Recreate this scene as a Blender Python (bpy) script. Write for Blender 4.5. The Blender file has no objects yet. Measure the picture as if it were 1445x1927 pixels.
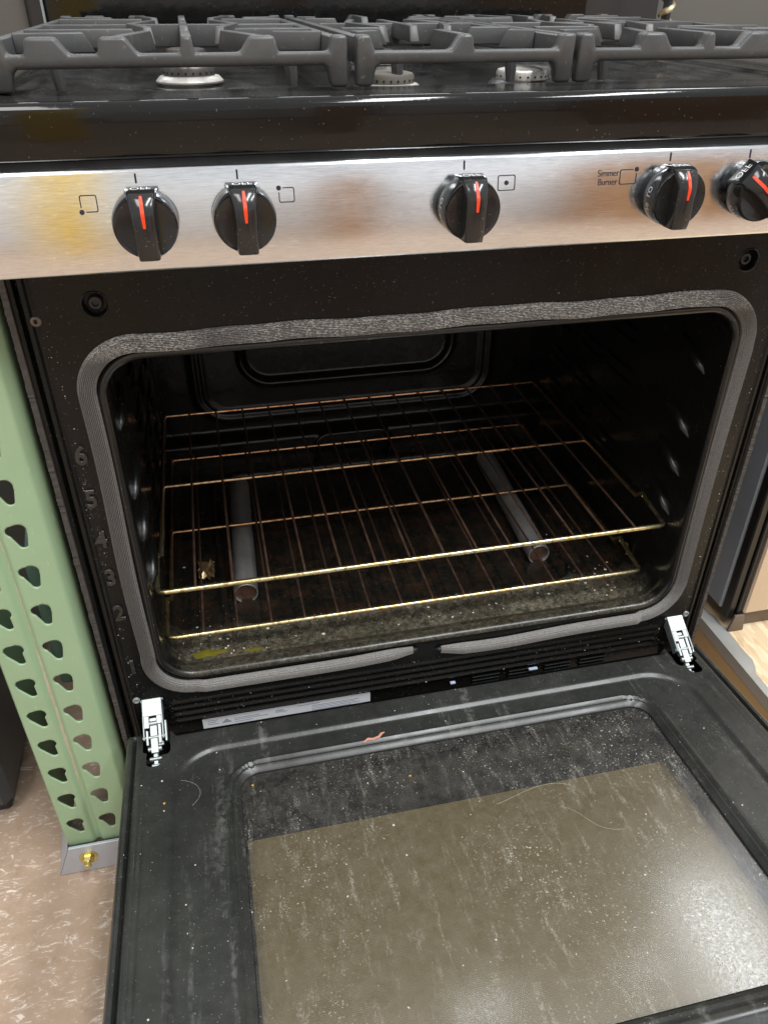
import bpy, math, random
import numpy as np
from mathutils import Vector, Matrix
random.seed(7); rng = np.random.default_rng(7)
PI = math.pi; R = math.radians
sc = bpy.context.scene
C = sc.collection

# ---------------------------------------------------------------- camera, light, exposure
cd = bpy.data.cameras.new('camera'); cam = bpy.data.objects.new('camera', cd); C.objects.link(cam)
cam.location = (-.2111, -.6839, .7310); cam.rotation_euler = (.9777, -.0028, -.2194)
cd.sensor_fit = 'VERTICAL'; cd.sensor_height = 36.0; cd.lens = 1469.3 / 1927 * 36.0
cd.clip_start = .02; cd.clip_end = 60
sc.camera = cam
w = bpy.data.worlds.new('World'); sc.world = w; w.use_nodes = True
bg = w.node_tree.nodes['Background']; bg.inputs[0].default_value = (.985, .985, 1.0, 1); bg.inputs[1].default_value = .68
def lamp(name, loc, target, sx, sy, power, col=(1, .985, .96)):
    l = bpy.data.lights.new(name, 'AREA'); l.shape = 'RECTANGLE'; l.size = sx; l.size_y = sy; l.energy = power; l.color = col
    o = bpy.data.objects.new(name, l); C.objects.link(o); o.location = loc
    o.rotation_euler = (Vector(target) - Vector(loc)).to_track_quat('-Z', 'Y').to_euler(); return o
lamp('ceiling_lamp', (1.85, -1.5, 3.7), (1.85, -1.5, 0), .30, 2.2, 78, (.95, .98, 1))
lamp('ceiling_lamp', (.72, -1.5, 3.7), (.72, -1.5, 0), .30, 2.2, 78, (.95, .98, 1))
lamp('ceiling_lamp', (-1.1, -1.6, 3.7), (-1.1, -1.6, 0), .6, 2.2, 45)
lamp('ceiling_lamp', (2.35, 1.85, 3.7), (2.35, 1.85, 0), .36, 1.0, 11, (.92, .97, 1))
lamp('ceiling_lamp', (-.3, 3.3, 3.7), (-.3, 3.3, 0), 4.4, .35, 60, (.97, .98, 1))
vs = sc.view_settings; vs.view_transform = 'Standard'; vs.look = 'None'; vs.exposure = .22; vs.gamma = 1
sc.cycles.use_denoising = True
sc.cycles.max_bounces = 8; sc.cycles.sample_clamp_indirect = 6; sc.cycles.caustics_reflective = False

# ---------------------------------------------------------------- materials
MATS = {}
def nodes(name):
    m = bpy.data.materials.new(name); m.use_nodes = True; nt = m.node_tree
    b = nt.nodes['Principled BSDF']; MATS[name] = m
    return m, nt, b
def N(nt, typ, **kw):
    n = nt.nodes.new(typ)
    for k, v in kw.items():
        if k in n.inputs: n.inputs[k].default_value = v
        else: setattr(n, k, v)
    return n
def coords(nt, scale=(1, 1, 1)):
    tc = N(nt, 'ShaderNodeTexCoord'); mp = N(nt, 'ShaderNodeMapping'); mp.inputs['Scale'].default_value = scale
    nt.links.new(tc.outputs['Object'], mp.inputs['Vector']); return mp.outputs['Vector']
def noise(nt, vec, scale, detail=3, rough=.55):
    n = N(nt, 'ShaderNodeTexNoise'); n.inputs['Scale'].default_value = scale; n.inputs['Detail'].default_value = detail
    n.inputs['Roughness'].default_value = rough; nt.links.new(vec, n.inputs['Vector']); return n.outputs['Fac']
def ramp(nt, fac, a, b, va=0, vb=1):
    r = N(nt, 'ShaderNodeMapRange'); r.inputs['From Min'].default_value = a; r.inputs['From Max'].default_value = b
    r.inputs['To Min'].default_value = va; r.inputs['To Max'].default_value = vb; nt.links.new(fac, r.inputs['Value']); return r.outputs[0]
def math_(nt, op, a, b):
    n = N(nt, 'ShaderNodeMath', operation=op)
    for i, v in enumerate((a, b)):
        if isinstance(v, (int, float)): n.inputs[i].default_value = v
        else: nt.links.new(v, n.inputs[i])
    return n.outputs[0]
def mixc(nt, fac, a, b):
    n = N(nt, 'ShaderNodeMix', data_type='RGBA')
    for s, v in ((0, fac), (6, a), (7, b)):
        if isinstance(v, (int, float)): n.inputs[s].default_value = v
        elif isinstance(v, tuple): n.inputs[s].default_value = (*v, 1)
        else: nt.links.new(v, n.inputs[s])
    return n.outputs[2]
def bump(nt, b, h, strength, dist=.001):
    n = N(nt, 'ShaderNodeBump'); n.inputs['Strength'].default_value = strength; n.inputs['Distance'].default_value = dist
    nt.links.new(h, n.inputs['Height']); nt.links.new(n.outputs[0], b.inputs['Normal'])
def plain(name, col, rough=.5, metal=0, spec=.5, var=.25, vscale=30, bmp=0, bscale=300, stretch=(1, 1, 1)):
    m, nt, b = nodes(name); v = coords(nt, stretch)
    f = noise(nt, v, vscale, 4); d = tuple(c * (1 - var) for c in col); l = tuple(min(1, c * (1 + var)) for c in col)
    nt.links.new(mixc(nt, f, d, l), b.inputs['Base Color'])
    nt.links.new(ramp(nt, f, .3, .7, rough * .85, min(1, rough * 1.15)), b.inputs['Roughness'])
    b.inputs['Metallic'].default_value = metal; b.inputs['Specular IOR Level'].default_value = spec
    if bmp: bump(nt, b, noise(nt, v, bscale, 2), bmp)
    return m
def dusty(name, col, rough, dust=(.5, .48, .43), amount=.35, speck=.69, spscale=420, film=.05, spec=.5, wave=.15, streak=None, coat=0):
    """dark enamel with fine lint specks, a thin uneven film and optional run marks"""
    m, nt, b = nodes(name); v = coords(nt)
    sp = ramp(nt, noise(nt, v, spscale, 2), speck, speck + .03)
    big = ramp(nt, noise(nt, v, 9, 4), .35, .7)
    fm = ramp(nt, noise(nt, v, 60, 5, .7), .3, .8, film * .55, film * 1.35)
    fac = math_(nt, 'MAXIMUM', math_(nt, 'MULTIPLY', math_(nt, 'MULTIPLY', sp, ramp(nt, big, 0, 1, .3, 1)), amount), math_(nt, 'MULTIPLY', fm, ramp(nt, big, 0, 1, .5, 1.2)))
    if streak:
        vv = coords(nt, streak); st = ramp(nt, noise(nt, vv, 26, 5, .6), .57, .68, 0, .16)
        fac = math_(nt, 'ADD', fac, math_(nt, 'MULTIPLY', st, ramp(nt, noise(nt, v, 160, 3), .4, .6)))
    nt.links.new(mixc(nt, fac, col, dust), b.inputs['Base Color'])
    nt.links.new(math_(nt, 'ADD', ramp(nt, noise(nt, v, 25, 4), .3, .7, rough * .8, rough * 1.25), math_(nt, 'MULTIPLY', fac, .6)), b.inputs['Roughness'])
    b.inputs['Specular IOR Level'].default_value = spec
    bump(nt, b, noise(nt, v, 35, 3), wave, .002)
    return m

enamel = dusty('black_enamel', (.006, .006, .006), .07, amount=.4, film=.003, speck=.715, spscale=560, wave=.06, spec=.38)
enamel_frame = dusty('black_enamel_dusty', (.0045, .0048, .0048), .24, amount=.45, film=.004, speck=.70, spscale=560, spec=.25)
enamel_door = dusty('black_enamel_door', (.013, .014, .0125), .27, dust=(.44,.44,.40), amount=.55, film=.055, speck=.685, spscale=560, streak=(1.7, .14, 1))
def mk_oven():
    m, nt, b = nodes('oven_enamel'); v = coords(nt)
    sp = N(nt, 'ShaderNodeSeparateXYZ'); tc = N(nt, 'ShaderNodeTexCoord'); nt.links.new(tc.outputs['Object'], sp.inputs[0])
    low = math_(nt, 'MULTIPLY', ramp(nt, sp.outputs[2], .082, .058), ramp(nt, sp.outputs[1], .088, .066, .10, 1))
    speck = ramp(nt, noise(nt, v, 420, 2), .64, .68); blot = ramp(nt, noise(nt, v, 150, 6, .75), .42, .70); big = ramp(nt, noise(nt, v, 14, 4), .38, .66)
    soil = math_(nt, 'MULTIPLY', low, math_(nt, 'ADD', math_(nt, 'MULTIPLY', speck, .55), math_(nt, 'MULTIPLY', math_(nt, 'MULTIPLY', blot, ramp(nt, big, 0, 1, .45, 1)), .50)))
    spots = math_(nt, 'MULTIPLY', ramp(nt, noise(nt, v, 300, 3), .69, .72), .22)
    fac = math_(nt, 'MAXIMUM', math_(nt, 'ADD', soil, math_(nt, 'MULTIPLY', low, .07)), spots)
    nt.links.new(mixc(nt, fac, mixc(nt, math_(nt, 'MULTIPLY', ramp(nt, noise(nt, v, 40, 5), .45, .65), ramp(nt, sp.outputs[2], .08, .055, 0, .8)), (.0065, .0062, .0058), (.030, .014, .008)), (.36, .33, .23)), b.inputs['Base Color'])
    nt.links.new(math_(nt, 'ADD', ramp(nt, noise(nt, v, 30, 4), .3, .7, .16, .3), math_(nt, 'MULTIPLY', low, .12)), b.inputs['Roughness'])
    bump(nt, b, noise(nt, v, 60, 4), .3, .002); return m
enamel_oven = mk_oven(); enamel_floor = enamel_oven
enamel_top = dusty('cooktop_enamel', (.010, .010, .010), .17, dust=(.34, .32, .29), amount=.45, film=.05, speck=.675, spscale=420, wave=.04)
iron = dusty('cast_iron', (.043, .046, .050), .36, dust=(.40, .34, .25), amount=.35, film=.075, speck=.66, spscale=240, wave=.25)
number_m = dusty('dusty_emboss_rim_glint', (.011, .011, .011), .2, amount=.5, film=.03, speck=.66, spscale=700)
plastic = dusty('black_gloss_plastic', (.008, .008, .009), .13, dust=(.5, .49, .46), amount=.4, film=.02, speck=.70, spscale=600, wave=.02)
seal_dark = plain('rubber_black', (.01, .01, .01), .6)
red = plain('orange_red_print', (.85, .055, .012), .4, var=.05)
white_print = plain('white_print', (.85, .85, .85), .5, var=.03)
navy = plain('dark_print', (.016, .014, .03), .5, var=.1)
zinc = plain('zinc_steel', (.40, .44, .435), .46, metal=.85, var=.15, vscale=90, bmp=.15, bscale=500)
galv = plain('galvanised_steel', (.52, .56, .62), .42, metal=.35, var=.14, vscale=25)
gold_bolt = plain('yellow_zinc', (.78, .66, .28), .3, metal=1, var=.2, vscale=120)
alu = plain('cast_aluminium', (.62, .60, .56), .42, metal=.7, var=.18, vscale=80, bmp=.2, bscale=400)
cap_mat = plain('burner_cap', (.10, .09, .085), .35, metal=.4, var=.5, vscale=60)
label_mat = plain('white_label', (.88, .90, .94), .55, var=.04, vscale=20)
ink = plain('grey_ink', (.36, .39, .46), .7, var=.2)
dirt_edge = plain('dirty_edge', (.055, .048, .042), .9, var=.7, vscale=120, bmp=.6, bscale=260)
dark_void = plain('dark_interior', (.006, .006, .006), .8)
card = plain('cardboard', (.42, .22, .09), .8, var=.12, vscale=6)
yellow = plain('yellow_post', (1.0, .62, .05), .5, var=.06)
crumb_m = plain('crumb', (.62, .56, .45), .8, var=.5, vscale=300)
crumb_y = plain('crumb_yellow', (.75, .45, .10), .7, var=.3, vscale=300)
crumb_p = plain('crumb_pink', (.55, .26, .19), .8, var=.3, vscale=200)

def mk_steel():
    m, nt, b = nodes('brushed_stainless'); v = coords(nt, (1.2, 1, 60))
    f = noise(nt, v, 30, 5, .65); blot = noise(nt, coords(nt, (1, 1, 1.3)), 26, 4)
    g2 = noise(nt, coords(nt, (5, 1, 95)), 16, 4, .7); dab = ramp(nt, noise(nt, coords(nt, (14, 1, 70)), 9, 3), .60, .70)
    cc = mixc(nt, f, (.70, .725, .75), (.90, .925, .95)); cc = mixc(nt, ramp(nt, g2, .40, .66, 0, .75), cc, (.60, .62, .645)); cc = mixc(nt, math_(nt, 'MULTIPLY', dab, ramp(nt, blot, .4, .65)), cc, (.93, .93, .93))
    nt.links.new(cc, b.inputs['Base Color'])
    b.inputs['Metallic'].default_value = 1; b.inputs['Anisotropic'].default_value = .82
    nt.links.new(math_(nt, 'ADD', ramp(nt, f, .3, .7, .14, .18), ramp(nt, blot, .45, .7, 0, .05)), b.inputs['Roughness'])
    t = N(nt, 'ShaderNodeTangent', direction_type='UV_MAP'); nt.links.new(t.outputs[0], b.inputs['Tangent'])
    bump(nt, b, math_(nt, 'ADD', f, g2), .03, .0006)
    return m
steel = mk_steel()
def mk_rackwire():
    m, nt, b = nodes('brass_tinted_wire'); v = coords(nt)
    f = ramp(nt, noise(nt, v, 14, 3), .38, .62); r = ramp(nt, noise(nt, v, 160, 3), .50, .62)
    sp = N(nt, 'ShaderNodeSeparateXYZ'); tc = N(nt, 'ShaderNodeTexCoord'); nt.links.new(tc.outputs['Object'], sp.inputs[0])
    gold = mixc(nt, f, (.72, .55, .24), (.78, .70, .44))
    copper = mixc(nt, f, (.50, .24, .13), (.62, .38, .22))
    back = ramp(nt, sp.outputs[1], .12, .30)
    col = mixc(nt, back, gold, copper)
    nt.links.new(mixc(nt, math_(nt, 'MULTIPLY', r, .55), col, (.10, .04, .02)), b.inputs['Base Color'])
    b.inputs['Metallic'].default_value = .95; b.inputs['Roughness'].default_value = .27
    bump(nt, b, noise(nt, v, 500, 2), .25, .0004)
    return m
wire = mk_rackwire()
wire_rust = plain('rusty_wire', (.20, .115, .08), .45, metal=.75, var=.7, vscale=140, bmp=.4, bscale=700)
def mk_gasket():
    m, nt, b = nodes('woven_fibreglass'); v = coords(nt)
    f = noise(nt, v, 12, 3); fine = noise(nt, v, 900, 2); lint = ramp(nt, noise(nt, coords(nt, (1, 1, 2.2)), 420, 4, .7), .48, .60)
    sp = N(nt, 'ShaderNodeSeparateXYZ'); tc = N(nt, 'ShaderNodeTexCoord'); nt.links.new(tc.outputs['Object'], sp.inputs[0])
    top = ramp(nt, sp.outputs[2], .457, .464)
    base = mixc(nt, ramp(nt, fine, .3, .7), (.11, .105, .10), (.24, .228, .215))
    amt = math_(nt, 'MULTIPLY', lint, math_(nt, 'ADD', math_(nt, 'MULTIPLY', math_(nt, 'MULTIPLY', top, ramp(nt, f, .30, .5)), 1.0), .10))
    nt.links.new(mixc(nt, amt, base, (.70, .67, .62)), b.inputs['Base Color'])
    b.inputs['Roughness'].default_value = .75
    bump(nt, b, fine, .35, .0006)
    return m
gasket_m = mk_gasket()
def mk_green(name, col, col2):
    m, nt, b = nodes(name); v = coords(nt)
    f = noise(nt, v, 14, 4); s = ramp(nt, noise(nt, coords(nt, (30, 30, 6)), 12, 4), .66, .70)
    nt.links.new(mixc(nt, math_(nt, 'MULTIPLY', s, .3), mixc(nt, f, col, col2), (.62, .62, .50)), b.inputs['Base Color'])
    b.inputs['Roughness'].default_value = .42; bump(nt, b, noise(nt, v, 160, 2), .06); return m
green = mk_green('green_enamel', (.30, .44, .265), (.36, .51, .315))
teal = mk_green('blue_green_enamel', (.25, .40, .345), (.31, .46, .40))
scuff = plain('scuffed_paint', (.52, .47, .36), .8, var=.3, vscale=60)
def mk_concrete():
    m, nt, b = nodes('sealed_concrete'); v = coords(nt)
    f = noise(nt, v, 6, 6, .65); g = noise(nt, v, 45, 5, .7)
    def scratches(rot, sc_, k, lo):
        tc = N(nt, 'ShaderNodeTexCoord'); mp = N(nt, 'ShaderNodeMapping'); mp.inputs['Rotation'].default_value = (0, 0, R(rot)); mp.inputs['Scale'].default_value = sc_
        nt.links.new(tc.outputs['Object'], mp.inputs['Vector']); n = N(nt, 'ShaderNodeTexNoise'); n.inputs['Scale'].default_value = k; n.inputs['Detail'].default_value = 6; n.inputs['Roughness'].default_value = .72; n.inputs['Distortion'].default_value = 2.2
        nt.links.new(mp.outputs[0], n.inputs['Vector']); return math_(nt, 'MULTIPLY', ramp(nt, n.outputs['Fac'], lo, lo + .05, 0, .9), ramp(nt, g, .38, .55))
    scr = scratches(24, (1, 2.8, 1), 21, .575); scr2 = math_(nt, 'MAXIMUM', scratches(-48, (1, 3.2, 1), 33, .585), scratches(80, (1, 2.2, 1), 13, .60))
    base = mixc(nt, f, (.27, .175, .115), (.54, .40, .29)); base = mixc(nt, ramp(nt, g, .35, .75, 0, .5), base, (.52, .40, .31))
    nt.links.new(mixc(nt, math_(nt, 'MAXIMUM', scr, scr2), base, (.80, .71, .61)), b.inputs['Base Color'])
    nt.links.new(ramp(nt, g, .3, .7, .25, .5), b.inputs['Roughness']); bump(nt, b, g, .12); return m
concrete = mk_concrete()
def mk_osb():
    m, nt, b = nodes('strand_board'); v = coords(nt, (1, 1, 1))
    vo = N(nt, 'ShaderNodeTexVoronoi'); vo.inputs['Scale'].default_value = 45; vo.inputs['Randomness'].default_value = 1
    wv = noise(nt, coords(nt, (2.5, .7, 1)), 40, 4); nt.links.new(coords(nt, (2.6, .8, 1)), vo.inputs['Vector'])
    c = mixc(nt, wv, (.52, .34, .17), (.78, .58, .36))
    sep = N(nt, 'ShaderNodeSeparateColor'); nt.links.new(vo.outputs['Color'], sep.inputs[0])
    nt.links.new(mixc(nt, ramp(nt, sep.outputs[0], 0, 1, 0, .9), c, (.88, .73, .50)), b.inputs['Base Color']); b.inputs['Roughness'].default_value = .7
    bump(nt, b, sep.outputs[1], .2); return m
osb = mk_osb()
wood = plain('pine_beam', (.62, .42, .20), .65, var=.18, vscale=14, stretch=(6, .6, 6))
strip_m = plain('grey_metal_strip', (.40, .40, .38), .45, metal=.3, var=.2, vscale=18)
grey_paint = plain('blue_grey_paint', (.34, .38, .44), .5, var=.22, vscale=9)
black_paint = plain('black_paint', (.010, .010, .011), .35, var=.3)
beige = plain('steel_beige_reflection', (.62, .52, .42), .35, metal=.5, var=.06, vscale=4)  # stainless front with its beige reflection put into the base colour
bracket = plain('brown_bracket', (.16, .125, .10), .5, metal=.3, var=.3, vscale=30)
taupe = plain('taupe_board', (.115, .102, .085), .7, var=.12, vscale=5)
brown_dark = plain('dark_brown_board', (.022, .017, .014), .7, var=.3)
slate = plain('slate_panel', (.045, .05, .055), .4, var=.35, vscale=8)
def mk_glass():
    m, nt, b = nodes('dirty_glass'); v = coords(nt); out = nt.nodes['Material Output']
    tr = N(nt, 'ShaderNodeBsdfTransparent'); tr.inputs[0].default_value = (.86, .845, .79, 1)
    big = ramp(nt, noise(nt, v, 7, 4), .35, .65); mott = noise(nt, v, 420, 3, .7)
    gl = N(nt, 'ShaderNodeBsdfGlossy'); nt.links.new(ramp(nt, mott, .3, .7, .12, .22), gl.inputs['Roughness'])
    gh = N(nt, 'ShaderNodeBsdfGlossy'); gh.inputs['Roughness'].default_value = .5
    df = N(nt, 'ShaderNodeBsdfDiffuse'); df.inputs[0].default_value = (.52, .49, .42, 1)
    fr = N(nt, 'ShaderNodeFresnel'); fr.inputs['IOR'].default_value = 1.5
    gfac = math_(nt, 'MULTIPLY', ramp(nt, fr.outputs[0], 0, 1, .02, 1), ramp(nt, mott, .3, .7, 2.3, 1.4))
    m1 = N(nt, 'ShaderNodeMixShader'); nt.links.new(gfac, m1.inputs[0]); nt.links.new(tr.outputs[0], m1.inputs[1]); nt.links.new(gl.outputs[0], m1.inputs[2])
    m0 = N(nt, 'ShaderNodeMixShader'); m0.inputs[0].default_value = .07; nt.links.new(m1.outputs[0], m0.inputs[1]); nt.links.new(gh.outputs[0], m0.inputs[2])
    sp = ramp(nt, noise(nt, v, 420, 3), .63, .675, 0, .85)
    st = ramp(nt, noise(nt, coords(nt, (1.9, .34, 1)), 60, 6, .75), .53, .69, 0, .50)
    st = math_(nt, 'MULTIPLY', st, ramp(nt, noise(nt, v, 520, 3), .42, .6))
    fm = ramp(nt, noise(nt, v, 60, 6, .75), .38, .78, .003, .10)
    a = math_(nt, 'MAXIMUM', math_(nt, 'MULTIPLY', sp, ramp(nt, big, .2, .9, .08, 1)), math_(nt, 'ADD', math_(nt, 'MULTIPLY', st, ramp(nt, noise(nt, v, 11, 3), .35, .6, .25, 1)), fm))
    m2 = N(nt, 'ShaderNodeMixShader'); nt.links.new(a, m2.inputs[0]); nt.links.new(m0.outputs[0], m2.inputs[1]); nt.links.new(df.outputs[0], m2.inputs[2])
    nt.links.new(m2.outputs[0], out.inputs['Surface']); return m
glass = mk_glass()
def mk_screen():
    m, nt, b = nodes('bronze_screen'); v = coords(nt)
    wv = N(nt, 'ShaderNodeTexWave'); wv.bands_direction = 'Y'; wv.inputs['Scale'].default_value = 175; wv.inputs['Distortion'].default_value = .6; wv.inputs['Detail'].default_value = 1
    wv.inputs['Detail Scale'].default_value = .4
    nt.links.new(v, wv.inputs['Vector']); f = noise(nt, v, 9, 4)
    c = mixc(nt, ramp(nt, wv.outputs['Fac'], .2, .8), (.19, .145, .066), (.27, .215, .105))
    nt.links.new(mixc(nt, ramp(nt, f, .35, .7, 0, .4), c, (.24, .19, .10)), b.inputs['Base Color'])
    b.inputs['Roughness'].default_value = .5; b.inputs['Metallic'].default_value = .15; return m
screen_m = mk_screen()
tube_m = plain('dull_tin', (.55, .54, .52), .40, metal=.75, var=.5, vscale=22, bmp=.3, bscale=120)
grease = plain('grease', (.14, .12, .015), .15, var=.4, vscale=80)

# ---------------------------------------------------------------- mesh helpers
class MB:
    def __init__(s): s.v = []; s.f = []; s.n = 0
    def add(s, v, f):
        v = np.asarray(v, float).reshape(-1, 3); s.v.append(v); n = s.n
        s.f.extend(tuple(int(i) + n for i in q) for q in f); s.n += len(v); return s
    def box(s, lo, hi, c=.0008, M=None):
        lo = np.array(lo, float); hi = np.array(hi, float); ce = (lo + hi) / 2; h = np.abs(hi - lo) / 2; c = min(c, h.min() * .8)
        V = []; idx = {}
        for sx in (-1, 1):
            for sy in (-1, 1):
                for sz in (-1, 1):
                    for a in range(3):
                        p = np.array([sx, sy, sz]) * (h - c); p[a] = (sx, sy, sz)[a] * h[a]; idx[(sx, sy, sz, a)] = len(V); V.append(p)
        F = []
        for a in range(3):
            b, d = (a + 1) % 3, (a + 2) % 3
            for sg in (-1, 1):
                q = []
                for sb, sd in ((-1, -1), (1, -1), (1, 1), (-1, 1)):
                    k = [0, 0, 0]; k[a] = sg; k[b] = sb; k[d] = sd; q.append(idx[(*k, a)])
                F.append(q if sg > 0 else q[::-1])
            for sb in (-1, 1):
                for sd in (-1, 1):
                    def key(sa, ax):
                        k = [0, 0, 0]; k[a] = sa; k[b] = sb; k[d] = sd; return idx[(*k, ax)]
                    q = [key(-1, b), key(1, b), key(1, d), key(-1, d)]; F.append(q if sb * sd > 0 else q[::-1])
        for k in [(i, j, l) for i in (-1, 1) for j in (-1, 1) for l in (-1, 1)]:
            q = [idx[(*k, 0)], idx[(*k, 1)], idx[(*k, 2)]]; F.append(q if k[0] * k[1] * k[2] > 0 else q[::-1])
        V = np.array(V) + ce
        if M is not None: V = np.array([M @ Vector(p) for p in V])
        return s.add(V, F)
    def tube(s, pts, r, n=8, cap=True, closed=False):
        P = [np.array(p, float) for p in pts]; m = len(P); V = []; up = None
        rr = r if hasattr(r, '__len__') else [r] * m
        for i in range(m):
            if closed: t = P[(i + 1) % m] - P[i - 1]
            else: t = P[min(i + 1, m - 1)] - P[max(i - 1, 0)]
            t /= np.linalg.norm(t) + 1e-12
            if up is None:
                up = np.array([0, 0, 1.]) if abs(t[2]) < .9 else np.array([1., 0, 0])
            up = up - t * (up @ t); up /= np.linalg.norm(up); sd = np.cross(t, up)
            for k in range(n):
                a = 2 * PI * k / n; V.append(P[i] + rr[i] * (math.cos(a) * up + math.sin(a) * sd))
        F = []; last = m if closed else m - 1
        for i in range(last):
            j = (i + 1) % m
            for k in range(n): F.append((i * n + k, i * n + (k + 1) % n, j * n + (k + 1) % n, j * n + k))
        if cap and not closed: F.append(tuple(range(n))[::-1]); F.append(tuple((m - 1) * n + k for k in range(n)))
        return s.add(V, F)
    def lathe(s, prof, n=32, M=None, cap=True):
        V = []; F = []
        for (r, z) in prof:
            for k in range(n): a = 2 * PI * k / n; V.append((r * math.cos(a), r * math.sin(a), z))
        for i in range(len(prof) - 1):
            for k in range(n): F.append((i * n + k, i * n + (k + 1) % n, (i + 1) * n + (k + 1) % n, (i + 1) * n + k))
        if cap: F.append(tuple(range(n))[::-1]); F.append(tuple((len(prof) - 1) * n + k for k in range(n)))
        if M is not None: V = [M @ Vector(p) for p in V]
        return s.add([tuple(p) for p in V], F)
    def prism(s, poly, fn, a, b):
        """closed 2-D outline swept from a to b; fn(u, v, t) -> xyz"""
        n = len(poly); V = [fn(u, v, a) for u, v in poly] + [fn(u, v, b) for u, v in poly]
        F = [tuple(range(n))[::-1], tuple(range(n, 2 * n))] + [(i, (i + 1) % n, n + (i + 1) % n, n + i) for i in range(n)]
        return s.add(V, F)
def link(name, mb, mat, parent=None, smooth=True, angle=35, bevel=0):
    me = bpy.data.meshes.new(name); V = np.concatenate(mb.v) if mb.v else np.zeros((0, 3))
    me.from_pydata(V.tolist(), [], mb.f); me.update()
    import bmesh
    bm = bmesh.new(); bm.from_mesh(me); bmesh.ops.recalc_face_normals(bm, faces=bm.faces[:]); bm.to_mesh(me); bm.free()
    me.materials.append(mat)
    o = bpy.data.objects.new(name, me); C.objects.link(o)
    if smooth:
        me.shade_smooth()
        if angle and not bevel: me.set_sharp_from_angle(angle=R(angle))
    if bevel:
        b = o.modifiers.new('bevel', 'BEVEL'); b.width = bevel; b.segments = 2; b.limit_method = 'ANGLE'; b.harden_normals = False
    if parent is not None:
        o.parent = parent
        if parent.parent is None: o.location = -parent.location       # vertices are in world metres
    return o
def sheet(name, us, vs_, fn, mapf, mat, parent=None, hole=None, uv=None, solid=0, smooth=True):
    """height-field sheet; hole(U,V) < 0 is cut out, its rim snapped to the outline"""
    U, V = np.meshgrid(np.array(us, float), np.array(vs_, float), indexing='ij'); nu, nv = U.shape
    if hole is not None:
        e = 1e-6; U = U.copy(); V = V.copy()
        cu = (U[:-1, :-1] + U[1:, 1:] + U[1:, :-1] + U[:-1, 1:]) / 4; cv = (V[:-1, :-1] + V[1:, 1:] + V[1:, :-1] + V[:-1, 1:]) / 4
        keep = hole(cu, cv) > 0; kk = np.zeros((nu, nv), int); dd = np.zeros((nu, nv), int)
        for a in (0, 1):
            for b in (0, 1):
                kk[a:nu - 1 + a, b:nv - 1 + b] += keep; dd[a:nu - 1 + a, b:nv - 1 + b] += ~keep
        rim = (kk > 0) & (dd > 0); ru, rv = U[rim], V[rim]
        for _ in range(6):
            d = hole(ru, rv); gx = (hole(ru + e, rv) - hole(ru - e, rv)) / (2 * e); gy = (hole(ru, rv + e) - hole(ru, rv - e)) / (2 * e); g2 = np.maximum(gx * gx + gy * gy, .3)
            ru = ru - d * gx / g2; rv = rv - d * gy / g2
        U[rim] = ru; V[rim] = rv
    H = fn(U, V); P = mapf(U, V, H); P = np.stack(P, -1).reshape(-1, 3)
    ids = np.arange(nu * nv).reshape(nu, nv)
    F = np.stack([ids[:-1, :-1], ids[1:, :-1], ids[1:, 1:], ids[:-1, 1:]], -1).reshape(-1, 4)
    if hole is not None:
        F = F[keep.ravel()]
        used = np.unique(F); rem = -np.ones(nu * nv, int); rem[used] = np.arange(len(used)); P = P[used]; F = rem[F]
    me = bpy.data.meshes.new(name); me.from_pydata(P.tolist(), [], F.tolist()); me.update(); me.materials.append(mat)
    if smooth: me.shade_smooth(); me.set_sharp_from_angle(angle=R(50))
    o = bpy.data.objects.new(name, me); C.objects.link(o)
    if solid: s = o.modifiers.new('solidify', 'SOLIDIFY'); s.thickness = solid; s.offset = 0
    if parent is not None:
        o.parent = parent
        if parent.parent is None: o.location = -parent.location
    return o
def rrect(U, V, cx, cy, hx, hy, r):
    qx = np.abs(U - cx) - hx + r; qy = np.abs(V - cy) - hy + r
    return np.hypot(np.maximum(qx, 0), np.maximum(qy, 0)) + np.minimum(np.maximum(qx, qy), 0) - r
def sstep(x, a, b):
    t = np.clip((x - a) / (b - a), 0, 1); return t * t * (3 - 2 * t)
def lin(a, b, step): return np.linspace(a, b, max(2, int(round((b - a) / step)) + 1))
def rr_loop(cx, cz, hx, hz, r, n=10):
    P = []
    for qx, qz, a0 in ((1, 1, 0), (-1, 1, 90), (-1, -1, 180), (1, -1, 270)):
        for k in range(n + 1):
            a = R(a0 + 90 * k / n); P.append((cx + qx * (hx - r) + r * math.cos(a), cz + qz * (hz - r) + r * math.sin(a)))
    return P
def loft(mb, loops, closed=True):
    n = len(loops[0]); V = [p for L in loops for p in L]
    F = [(i * n + k, i * n + (k + 1) % n, (i + 1) * n + (k + 1) % n, (i + 1) * n + k) for i in range(len(loops) - 1) for k in range(n if closed else n - 1)]
    return mb.add(V, F)
def tag(o, label, cat=None, group=None, kind=None):
    if label: o['label'] = label
    if cat: o['category'] = cat
    if group: o['group'] = group
    if kind: o['kind'] = kind
    return o
def empty(name, loc, label, cat, group=None):
    o = bpy.data.objects.new(name, None); C.objects.link(o); o.location = loc; o.empty_display_size = .05
    return tag(o, label, cat, group)
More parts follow.
